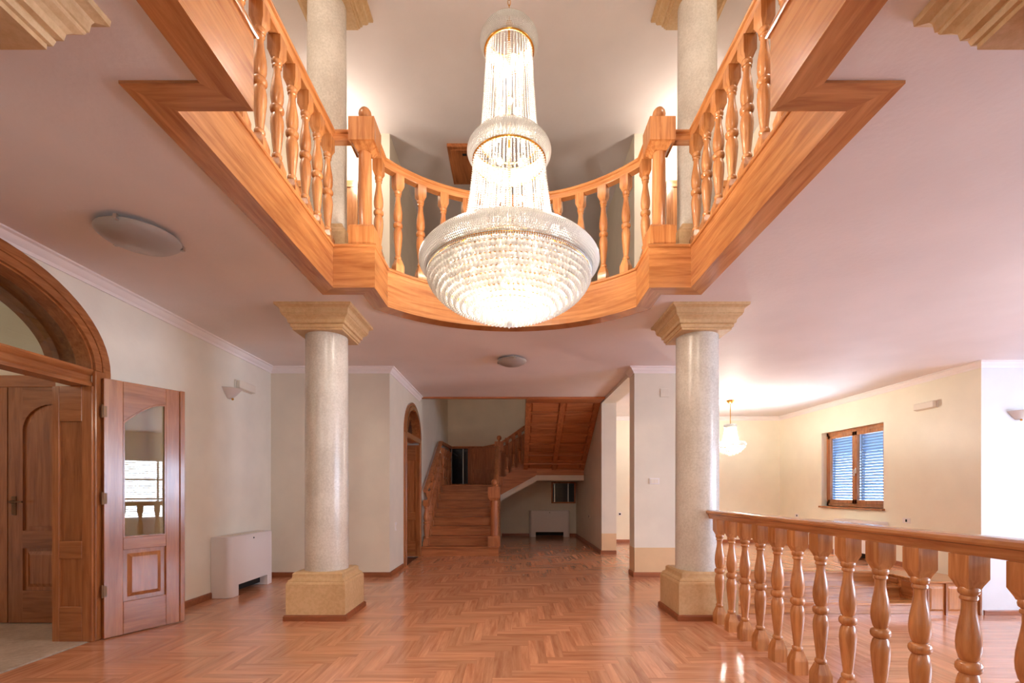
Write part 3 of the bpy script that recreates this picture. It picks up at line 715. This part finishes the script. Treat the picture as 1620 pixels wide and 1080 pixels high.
sweep(MB(), HR, [(-.22, 11.0, z2+.98), (.55, 11.0, z3+1.02)]).build('handrail', M['stair_x'], t, smooth=35)

# carved wood panel and dark windows on the stair back wall
t = thing('panelled_cupboard', 'dark oak panelled cupboard front on the back wall of the landing', 'cupboard', (-.85, YE-.06, z2))
MB().box(-1.12, -.36, YE-.10, YE-.005, z2, 2.36).build('carcass', M['stair_z'], t)
for x0, x1 in ((-1.09,-.75),(-.73,-.39)):
    d = MB().box(x0, x1, YE-.118, YE-.10, z2+.06, 2.32).build('door', M['stair_z'], t, bevel=.004)
    c = (x0+x1)/2
    MB().prism([(c-.11,z2+.42),(c+.11,z2+.42)] + [(c+.11*cos(pi*i/10), 2.10+.1*sin(pi*i/10)) for i in range(11)], 'y', YE-.13, YE-.118).build('door_panel', M['stair_z'], d, bevel=.004)
    MB().box(c-.11, c+.11, YE-.13, YE-.118, z2+.12, z2+.34).build('door_panel', M['stair_z'], d, bevel=.004)
def dark_window(n, x0, x1, z0, z1):
    f = .035; m = MB()
    m.box(x0,x0+f,YE-.05,YE-.002,z0,z1).box(x1-f,x1,YE-.05,YE-.002,z0,z1).box(x0,x1,YE-.05,YE-.002,z0,z0+f).box(x0,x1,YE-.05,YE-.002,z1-f,z1)
    wdw = struct(n, m, M['stair_z'])
    MB().box(x0+f, x1-f, YE-.02, YE-.01, z0+f, z1-f).build('pane', M['black_glass'], wdw)
    for q in (.12, .68): MB().box(x0+(x1-x0)*q, x0+(x1-x0)*q+.018, YE-.028, YE-.018, z0+f, z1-f).build('mullion', M['steel'], wdw)
dark_window('window_5', -1.67, -1.13, z2+.01, 2.36)
dark_window('window_6', 1.04, 1.68, .87, 1.43)

# ------------------------------------------------------------------ steps up from the sunken room
t = thing('platform_steps', 'wide oak steps from the sunken room up to the yellow room', 'steps', (3.9, 6.3, -.45))
for i, (y, z) in enumerate(((6.27,-.30),(6.64,-.15),(7.0,0.0))):
    MB().box(2.13 if y < 6.6 else 2.41, 5.5, y, y+.02, z-.15, z-.03).build('riser', M['wood_x'], t)
    MB().box(2.13 if y < 6.6 else 2.41, 5.5, y-.03, y+.38 if i < 2 else y+.12, z-.03, z+.001).build('tread', M['wood_x'], t, bevel=.006)
MB().box(2.37, 2.41, 6.6, 7.0, -.45, 0).build('side_panel', M['wood_y'], t)
t = thing('step_cabinet', 'panelled oak box beside the steps, against the white wall corner', 'cabinet', (5.86, 6.25, -.45))
MB().box(5.5, 6.215, 6.215, 7.0, -.45, -.025).build('body', M['wood_x'], t)
MB().box(5.48, 6.215, 6.17, 7.02, -.025, .004).build('top', M['wood_x'], t, bevel=.008)
for x0, x1 in ((5.53,5.74),(5.77,5.97),(6.0,6.19)):
    p = MB().cbox(x0, x1, 6.200, 6.215, -.40, -.07, .03).build('front_panel', M['wood_z'], t)
for x in (5.50, 5.745, 5.975, 6.195): MB().box(x, x+.025, 6.19, 6.215, -.45, -.03).build('front_post', M['door_z'], t)
for y0, y1 in ((6.30,6.60),(6.66,6.96)):
    MB().box(5.485, 5.5, y0, y1, -.26 if y0 < 6.5 else -.12, -.05).build('side_panel', M['door_y'], t, bevel=.008)

# ------------------------------------------------------------------ yellow room window
WX = 6.32
m = MB(); f = .07
m.box(WX,WX+.06,WY0,WY0+f,WZ0,WZ1).box(WX,WX+.06,WY1-f,WY1,WZ0,WZ1).box(WX,WX+.06,WY0,WY1,WZ0,WZ0+f).box(WX,WX+.06,WY0,WY1,WZ1-f,WZ1)
wo = struct('window_1', m, M['door_z'], bevel=.004)
cy = (WY0+WY1)/2
for a, b in ((WY0+f-.01, cy), (cy, WY1-f+.01)):
    g = .062; s = MB(); X0, X1 = WX-.012, WX+.045
    s.box(X0,X1,a,a+g,WZ0+f-.01,WZ1-f+.01).box(X0,X1,b-g,b,WZ0+f-.01,WZ1-f+.01).box(X0,X1,a,b,WZ0+f-.01,WZ0+f+g).box(X0,X1,a,b,WZ1-f-g,WZ1-f+.01)
    so_ = s.build('sash', M['door_z'], wo, bevel=.004)
    MB().box(WX+.015, WX+.021, a+g, b-g, WZ0+f+g, WZ1-f-g).build('pane', M['glass'], so_)
MB().box(WX-.022, WX-.012, cy-.045, cy-.025, 1.52, 1.62).box(WX-.05, WX-.022, cy-.042, cy-.028, 1.575, 1.59).box(WX-.055, WX-.042, cy-.044, cy-.026, 1.47, 1.59).build('window_handle', M['offwhite'], wo, bevel=.003)
MB().box(6.17, WX+.02, WY0-.03, WY1+.03, WZ0-.035, WZ0).build('window_sill', M['door_y'], wo, bevel=.004)
sh = thing('roller_shutter', 'closed louvred shutter with pale blue slats outside the yellow room window', 'shutter', (6.46, cy, WZ0))
sb = MB(); c_ = .012
zz = WZ0+.03
me = None
for a, b in ((WY0+.02, cy-.02), (cy+.02, WY1-.02)):
    k = 0
    while zz + k*.052 < WZ1-.03:
        z = zz + k*.052
        MB().add([(6.435,a,z+.044),(6.435,b,z+.044),(6.441,b,z+.048),(6.441,a,z+.048),(6.475,a,z),(6.475,b,z),(6.481,b,z+.004),(6.481,a,z+.004)],
                 [(0,1,2,3),(4,7,6,5),(0,4,5,1),(3,2,6,7),(0,3,7,4),(1,5,6,2)]).build('slat', M['shutter'], sh)
        k += 1
for y in (WY0+.0, cy-.02, WY1-.02): MB().box(6.43, 6.49, y, y+.022, WZ0, WZ1).build('guide', M['shutter'], sh)

# ------------------------------------------------------------------ fan-coil convectors
def convector(label, loc, rz, wd=.95):
    t = thing('convector', label, 'heater', loc, 'white fan coil heaters', rz)
    h, d, r = .68, .215, .07; n = 6
    def plan(x0, x1, rl, rr):
        P = [(x0, 0)]
        P += [(x0+rl - rl*cos(pi/2*i/n), -d+rl - rl*sin(pi/2*i/n)) for i in range(n+1)] if rl else [(x0, -d)]
        P += [(x1-rr + rr*sin(pi/2*i/n), -d+rr - rr*cos(pi/2*i/n)) for i in range(n+1)] if rr else [(x1, -d)]
        P += [(x1, 0)]; return P
    MB().prism(plan(-wd/2, wd/2, r, r), 'z', .125, h-.012).build('casing', M['white'], t, local=True, smooth=30)
    MB().prism(plan(-wd/2+.006, wd/2-.006, r, r), 'z', h-.014, h).build('lid', M['white'], t, local=True, smooth=30)
    for a, b, rl, rr in ((-wd/2, -wd/2+.16, r, 0), (wd/2-.16, wd/2, 0, r)):
        MB().prism(plan(a, b, rl, rr), 'z', 0, .125).build('foot', M['white'], t, local=True, smooth=30)
    MB().box(-wd/2+.16, wd/2-.16, -.12, -.06, .03, .125).build('filter_box', M['dark'], t, local=True)
    m = MB()
    for i in range(14): m.box(-wd/2+.10+i*(wd-.2)/14, -wd/2+.10+i*(wd-.2)/14+.03, -.16, -.05, h-.001, h+.003)
    g = m.build('grille', M['offwhite'], t, local=True); g['kind'] = 'stuff'
    MB().lathe([(.010,0),(.010,-.004),(0,-.005)], (0, -d, h-.05), 10, ax='y').build('lock', M['dark'], t, local=True)
    return t
convector('white fan coil heater on the left wall behind the left column', (XL+.005, 5.67, .003), radians(90))
convector('white fan coil heater in shadow under the stairs', (.98, YE-.03, .003), 0, 1.05)
convector('white fan coil heater below the yellow room window, mostly behind the railing', (6.215, 8.25, .003), radians(-90), 1.05)

# ------------------------------------------------------------------ wall and ceiling fittings
def sconce(label, loc, rz, r=.14, wd=1.15):
    t = thing('wall_sconce', label, 'wall lamp', loc, 'half-bowl wall lamps', rz)
    pr = [(.012,-.115),(.03,-.112),(.045,-.10),(.075,-.075),(.10,-.045),(.125,-.012),(r,.0),(r-.006,.004),(.10,-.035),(.06,-.075),(.02,-.10)]
    MB().lathe(pr, (0,0,0), 20, pi, 2*pi).build('bowl', M['alabaster'], t, local=True, smooth=40)
    MB().box(-.035, .035, -.012, 0, -.11, -.01).build('backplate', M['alabaster'], t, local=True)
    MB().sphere((0, -.045, -.118), .014, 10, 6).build('finial', M['brass'], t, local=True, smooth=60)
sconce('half-bowl wall lamp on the left wall below the emergency light', (XL+.002, 5.53, 2.40), radians(90))
sconce('half-bowl wall lamp on the bluish white wall at the far right', (6.70, 6.198, 2.25), 0)
def emergency(label, loc, rz):
    t = thing('emergency_light', label, 'emergency light', loc, 'emergency lights', rz)
    MB().box(-.18, .18, -.02, 0, -.055, .055).build('backplate', M['offwhite'], t, local=True, bevel=.004)
    MB().box(-.172, .172, -.07, -.02, -.05, .05).build('cover', M['offwhite'], t, local=True, bevel=.010)
emergency('beige box emergency light high on the left wall near the corner', (XL+.002, 5.82, 2.49), radians(90))
emergency('beige box emergency light on the yellow wall right of the window', (6.218, 7.0, 2.47), radians(-90))
def ceiling_lamp(label, loc, r):
    t = thing('ceiling_lamp', label, 'ceiling lamp', loc, 'glass dish ceiling lamps')
    x, y, z = loc
    MB().lathe([(r*.55,0),(r*.55,-.03),(r*.5,-.035)], loc, 32).build('base', M['offwhite'], t, smooth=40)
    MB().lathe([(r*.98,-.028),(r,-.034),(r*.97,-.046),(r*.85,-.066),(r*.6,-.088),(r*.3,-.1),(0,-.104)], loc, 40).build('glass_dish', M['lampglass'], t, smooth=50)
    for a in (40, 160, 280):
        a = radians(a); MB().box(-.012+x+r*cos(a), .012+x+r*cos(a), y+r*sin(a)-.012, y+r*sin(a)+.012, z-.05, z-.02).build('clip', M['steel'], t)
ceiling_lamp('frosted glass dish ceiling lamp on the left, above the arched doorway', (-2.47, 3.10, CZ), .235)
ceiling_lamp('small frosted glass dish ceiling lamp in the middle of the far ceiling', (0.0, 6.07, CZ), .19)

def plate(name, label, cat, mb, mat, extra=None):
    o = tag(mb.build(name, mat, bevel=.002), label, cat)
    if extra: extra[0].build(extra[1], extra[2], o)
plate('light_switch', 'white double light switch on the pier beside the right column', 'switch', MB().box(1.905,2.045,YB-.012,YB-.001,1.29,1.375), M['white'], (MB().box(1.925,1.972,YB-.018,YB-.012,1.305,1.36).box(1.978,2.025,YB-.018,YB-.012,1.305,1.36), 'rocker', M['offwhite']))
plate('junction_box', 'square white cover plate high on the pier', 'cover plate', MB().box(2.06,2.18,YB-.010,YB-.001,2.50,2.62), M['wall_grey'])
plate('wall_socket', 'small white switch on the side wall before the corridor door', 'switch', MB().box(-XC+.001,-XC+.012,6.78,6.86,.62,.74), M['white'], (MB().box(-XC+.012,-XC+.017,6.80,6.84,.64,.70), 'rocker', M['offwhite']))
plate('wall_socket', 'small socket on the corridor wall right of the stairs', 'socket', MB().box(XC-.012,XC-.001,10.2,10.28,.60,.68), M['offwhite'], (MB().box(XC-.016,XC-.012,10.22,10.26,.62,.66), 'insert', M['dark']))
plate('wall_socket', 'white socket on the yellow wall left of the window', 'socket', MB().box(6.208,6.219,10.15,10.27,.62,.70), M['white'], (MB().box(6.203,6.208,10.18,10.21,.64,.68), 'insert', M['dark']))
plate('wall_socket', 'white socket on the yellow wall right of the window', 'socket', MB().box(6.208,6.219,7.30,7.44,.69,.77), M['white'], (MB().box(6.203,6.208,7.35,7.38,.71,.75), 'insert', M['dark']))
plate('wall_socket', 'small dark socket on the bright wall seen through the corridor opening', 'socket', MB().box(2.46,2.54,10.848,10.859,.62,.70), M['white'], (MB().box(2.48,2.52,10.843,10.848,.64,.68), 'insert', M['dark']))

# ------------------------------------------------------------------ gallery doors and attic hatch
for sx, side in ((-1,'left'),(1,'right')):
    t = thing('gallery_door', 'oak framed door on the gallery wall, %s, behind the column' % side, 'door', (sx*2.6, YB, DK))
    x0, x1 = sorted((sx*2.14, sx*3.06))
    for a in (x0, x1-.09): MB().box(a, a+.09, YB-.03, YB-.001, DK, DK+2.142).build('frame_post', M['wood_z'], t)
    MB().box(x0-.002, x1+.002, YB-.034, YB-.001, DK+2.142, DK+2.23).build('frame_head', M['wood_x'], t)
    lf = MB().box(x0+.09, x1-.09, YB-.018, YB-.001, DK, DK+2.14).build('leaf', M['wood_z'], t)
    for a, b in ((.2,.8),(1.0,1.95)): MB().box(x0+.2, x1-.2, YB-.028, YB-.018, DK+a, DK+b).build('panel', M['wood_z'], lf, bevel=.006)
t = thing('attic_hatch', 'dark wooden attic hatch in the upper ceiling left of the chandelier', 'hatch', (-.70, 7.05, TOP))
MB().box(-.93, -.45, 6.68, 7.50, TOP-.05, TOP-.001).build('frame', M['stair_y'], t)
MB().box(-.89, -.49, 6.73, 7.45, TOP-.062, TOP-.05).build('flap', M['stair_y'], t, bevel=.006)
MB().box(-.72, -.66, 6.80, 6.83, TOP-.075, TOP-.062).build('latch', M['dark'], t)

# ------------------------------------------------------------------ crystal chandelier
t = thing('chandelier', 'tall three-tiered crystal chandelier glowing in the middle of the hall', 'chandelier', (CHX, CHY, 2.38))
C = (CHX, CHY)
def bead_band(name, R, z0, z1, bulge, step, rows, parent):
    """a rounded band of small beads"""
    m = MB()
    for j in range(rows):
        q = j/(rows-1); r = R + bulge*sin(pi*q) - .018*(1-q)*0; z = z0 + (z1-z0)*q
        n = int(2*pi*r/step)
        for i in range(n):
            a = 2*pi*(i + .5*(j % 2))/n; m.octa((C[0]+r*cos(a), C[1]+r*sin(a), z), step*.64, step*.72)
    o = m.build(name, M['crystal'], parent); o['kind'] = 'stuff'; return o
def hoop(name, R, z, r, parent, mat='brass'):
    m = MB(); n = 72; pts = []
    vs = []; fs = []; k = 8
    for i in range(n):
        a = 2*pi*i/n
        for j in range(k):
            b = 2*pi*j/k; rr = R + r*cos(b); vs.append((C[0]+rr*cos(a), C[1]+rr*sin(a), z + r*sin(b)))
    for i in range(n):
        for j in range(k): fs.append((i*k+j, ((i+1)%n)*k+j, ((i+1)%n)*k+(j+1)%k, i*k+(j+1)%k))
    return m.add(vs, fs).build(name, M[mat], parent, smooth=60)
RINGS = [(.175, 4.30, 4.42, .026, .011, 15, 'crown_ring'), (.258, 3.52, 3.64, .032, .012, 15, 'middle_ring'), (.575, 2.72, 2.85, .045, .014, 15, 'lower_ring')]
for R, z0, z1, bu, st, rows, nm in RINGS:
    rg = hoop(nm, R-.006, z0-.006, .008, t)
    hoop('gold_hoop', R-.006, z1+.004, .005, rg)
    bead_band('bead_band', R, z0+.004, z1-.002, bu, st, rows, rg)
# hanging strands (one mesh shared per tier, turned copies)
def strand(R0, Z0, R1, Z1, sag, r, st):
    m = MB(); L_ = sqrt((R1-R0)**2 + (Z1-Z0)**2); n = int(L_/st)
    for i in range(n+1):
        q = i/n; rr = R0+(R1-R0)*(q + sag*q*(1-q)*-1); m.octa((rr, 0, Z0+(Z1-Z0)*q), r, st*.52)
    me = bpy.data.meshes.new('crystal_strand'); me.from_pydata(m.v, [], m.f); me.materials.append(M['crystal']); return me
def strands(n, *a):
    me = strand(*a)
    for i in range(n): put('crystal_strand', me, t, (C[0], C[1], 0), 0, 2*pi*i/n)
strands(46, .160, 4.30, .205, 3.66, .5, .0072, .0150)
strands(66, .250, 3.52, .355, 2.87, .6, .0078, .0160)
# inner layer seen between the strands
def inner(n, *a):
    me = strand(*a); m = MB()
    for i in range(n):
        q = 2*pi*(i+.5)/n
        b = len(m.v); m.v += [(C[0] + v.co.x*cos(q) - v.co.y*sin(q), C[1] + v.co.x*sin(q) + v.co.y*cos(q), v.co.z) for v in me.vertices]
        m.f += [tuple(b+k for k in p.vertices) for p in me.polygons]
    o = m.build('inner_strands', M['crystal'], t); o['kind'] = 'stuff'
inner(18, .09, 4.28, .11, 3.60, .2, .0062, .0145)
inner(26, .15, 3.48, .20, 2.90, .2, .0064, .0150)
hoop('gold_hoop', .205, 3.65, .006, t); hoop('gold_hoop', .357, 2.865, .007, t)
# basket: concentric tiers of larger crystals
tiers = [(.572,2.710),(.566,2.686),(.556,2.660),(.540,2.632),(.518,2.605),(.490,2.580),(.457,2.556),(.420,2.534),(.380,2.513),(.337,2.493),(.292,2.474),(.246,2.457),(.200,2.441),(.154,2.427),(.108,2.413),(.064,2.401),(.026,2.391)]
for j, (R, z) in enumerate(tiers):
    rg = hoop('tier_hoop', R, z+.020, .0028, t)
    m = MB(); st = .015 if j < 2 else .031
    n = max(int(2*pi*R/st), 5)
    for i in range(n):
        a = 2*pi*(i+.5*(j%2))/n
        if j < 2: m.octa((C[0]+R*cos(a), C[1]+R*sin(a), z), .0085, .012)
        else: m.gem((C[0]+R*cos(a), C[1]+R*sin(a), z), .0175, .024)
    if j >= 2:
        n2 = int(2*pi*R/.012)
        for i in range(n2):
            a = 2*pi*i/n2; m.octa((C[0]+(R+.014)*cos(a), C[1]+(R+.014)*sin(a), z+.022), .005, .007)
    o = m.build('crystal_tier', M['crystal'], rg); o['kind'] = 'stuff'
MB().gem((C[0], C[1], 2.372), .02, .03).build('tip_crystal', M['crystal'], t)
MB().lathe([(.009,2.45),(.009,4.45),(.022,4.46),(.022,4.50),(.006,4.51)], (C[0], C[1], 0), 12).build('stem', M['brass'], t, smooth=40)
m = MB()
for i in range(40):
    z = 4.52 + i*.041
    m.tube([(C[0]+.010*cos(q)*(1 if i%2 else 0), C[1]+.010*cos(q)*(0 if i%2 else 1), z+.024*sin(q)) for q in [2*pi*k/10 for k in range(11)]], .0028, 5)
ch = m.build('chain', M['brass'], t); ch['kind'] = 'stuff'
MB().lathe([(.01,-.09),(.05,-.07),(.075,-.02),(.075,0)], (C[0], C[1], TOP), 24).build('ceiling_cup', M['brass'], t, smooth=40)
for R, z, n in ((.46,2.70,14),(.33,2.64,10),(.18,2.58,6),(.12,3.20,5),(.12,3.45,5),(.07,4.2,4),(.06,3.90,3)):
    for i in range(n):
        a = 2*pi*(i+.3)/n; b = MB().sphere((C[0]+R*cos(a), C[1]+R*sin(a), z), .017, 10, 8, 1.5).build('bulb', M['bulb'], t, smooth=60)

# pendant of the yellow room
t = thing('pendant_chandelier', 'small glowing crystal pendant in the yellow room, right of the column', 'chandelier', (4.14, 8.87, 1.88))
PX, PY = 4.14, 8.87; C = (PX, PY)
MB().lathe([(.012,-.07),(.03,-.06),(.07,-.02),(.075,0)], (PX, PY, CZ), 20).build('ceiling_cup', M['brass'], t, smooth=40)
MB().tube([(PX, PY, CZ-.06), (PX, PY, 2.45)], .008, 8).build('chain', M['brass'], t)
for R, z0, z1 in ((.10,2.40,2.45),(.26,2.06,2.11)):
    rg = hoop('gold_hoop', R, z0, .006, t); bead_band('bead_band', R, z0, z1, .01, .022, 4, rg)
strands(24, .10, 2.40, .15, 2.10, .5, .011, .024)
for j, (R, z) in enumerate(((.25,2.03),(.22,1.99),(.18,1.95),(.13,1.92),(.07,1.895),(.02,1.88))):
    rg = hoop('tier_hoop', R, z+.02, .004, t); m = MB(); n = max(int(2*pi*R/.05), 3)
    for i in range(n): m.gem((PX+R*cos(2*pi*i/n), PY+R*sin(2*pi*i/n), z), .021, .024)
    o = m.build('crystal_tier', M['crystal'], rg); o['kind'] = 'stuff'
for i in range(5):
    a = 2*pi*i/5; MB().sphere((PX+.13*cos(a), PY+.13*sin(a), 2.08), .02, 10, 8, 1.5).build('bulb', M['bulb'], t, smooth=60)
light('POINT', 'pendant_light', (PX, PY, 2.16), 165, (1.0, .93, .82), .08)
# gallery: hidden lamps inferred from the glow by the columns, then added fill lights
for sx in (-1, 1):
    light('POINT', 'gallery_light', (sx*2.25, 6.05, 5.65), 18, SOFT, .08)
    light('POINT', 'gallery_light', (sx*2.7, 2.6, 5.9), 40, SOFT, .12)  # added fill out of view, brightens the upper walls
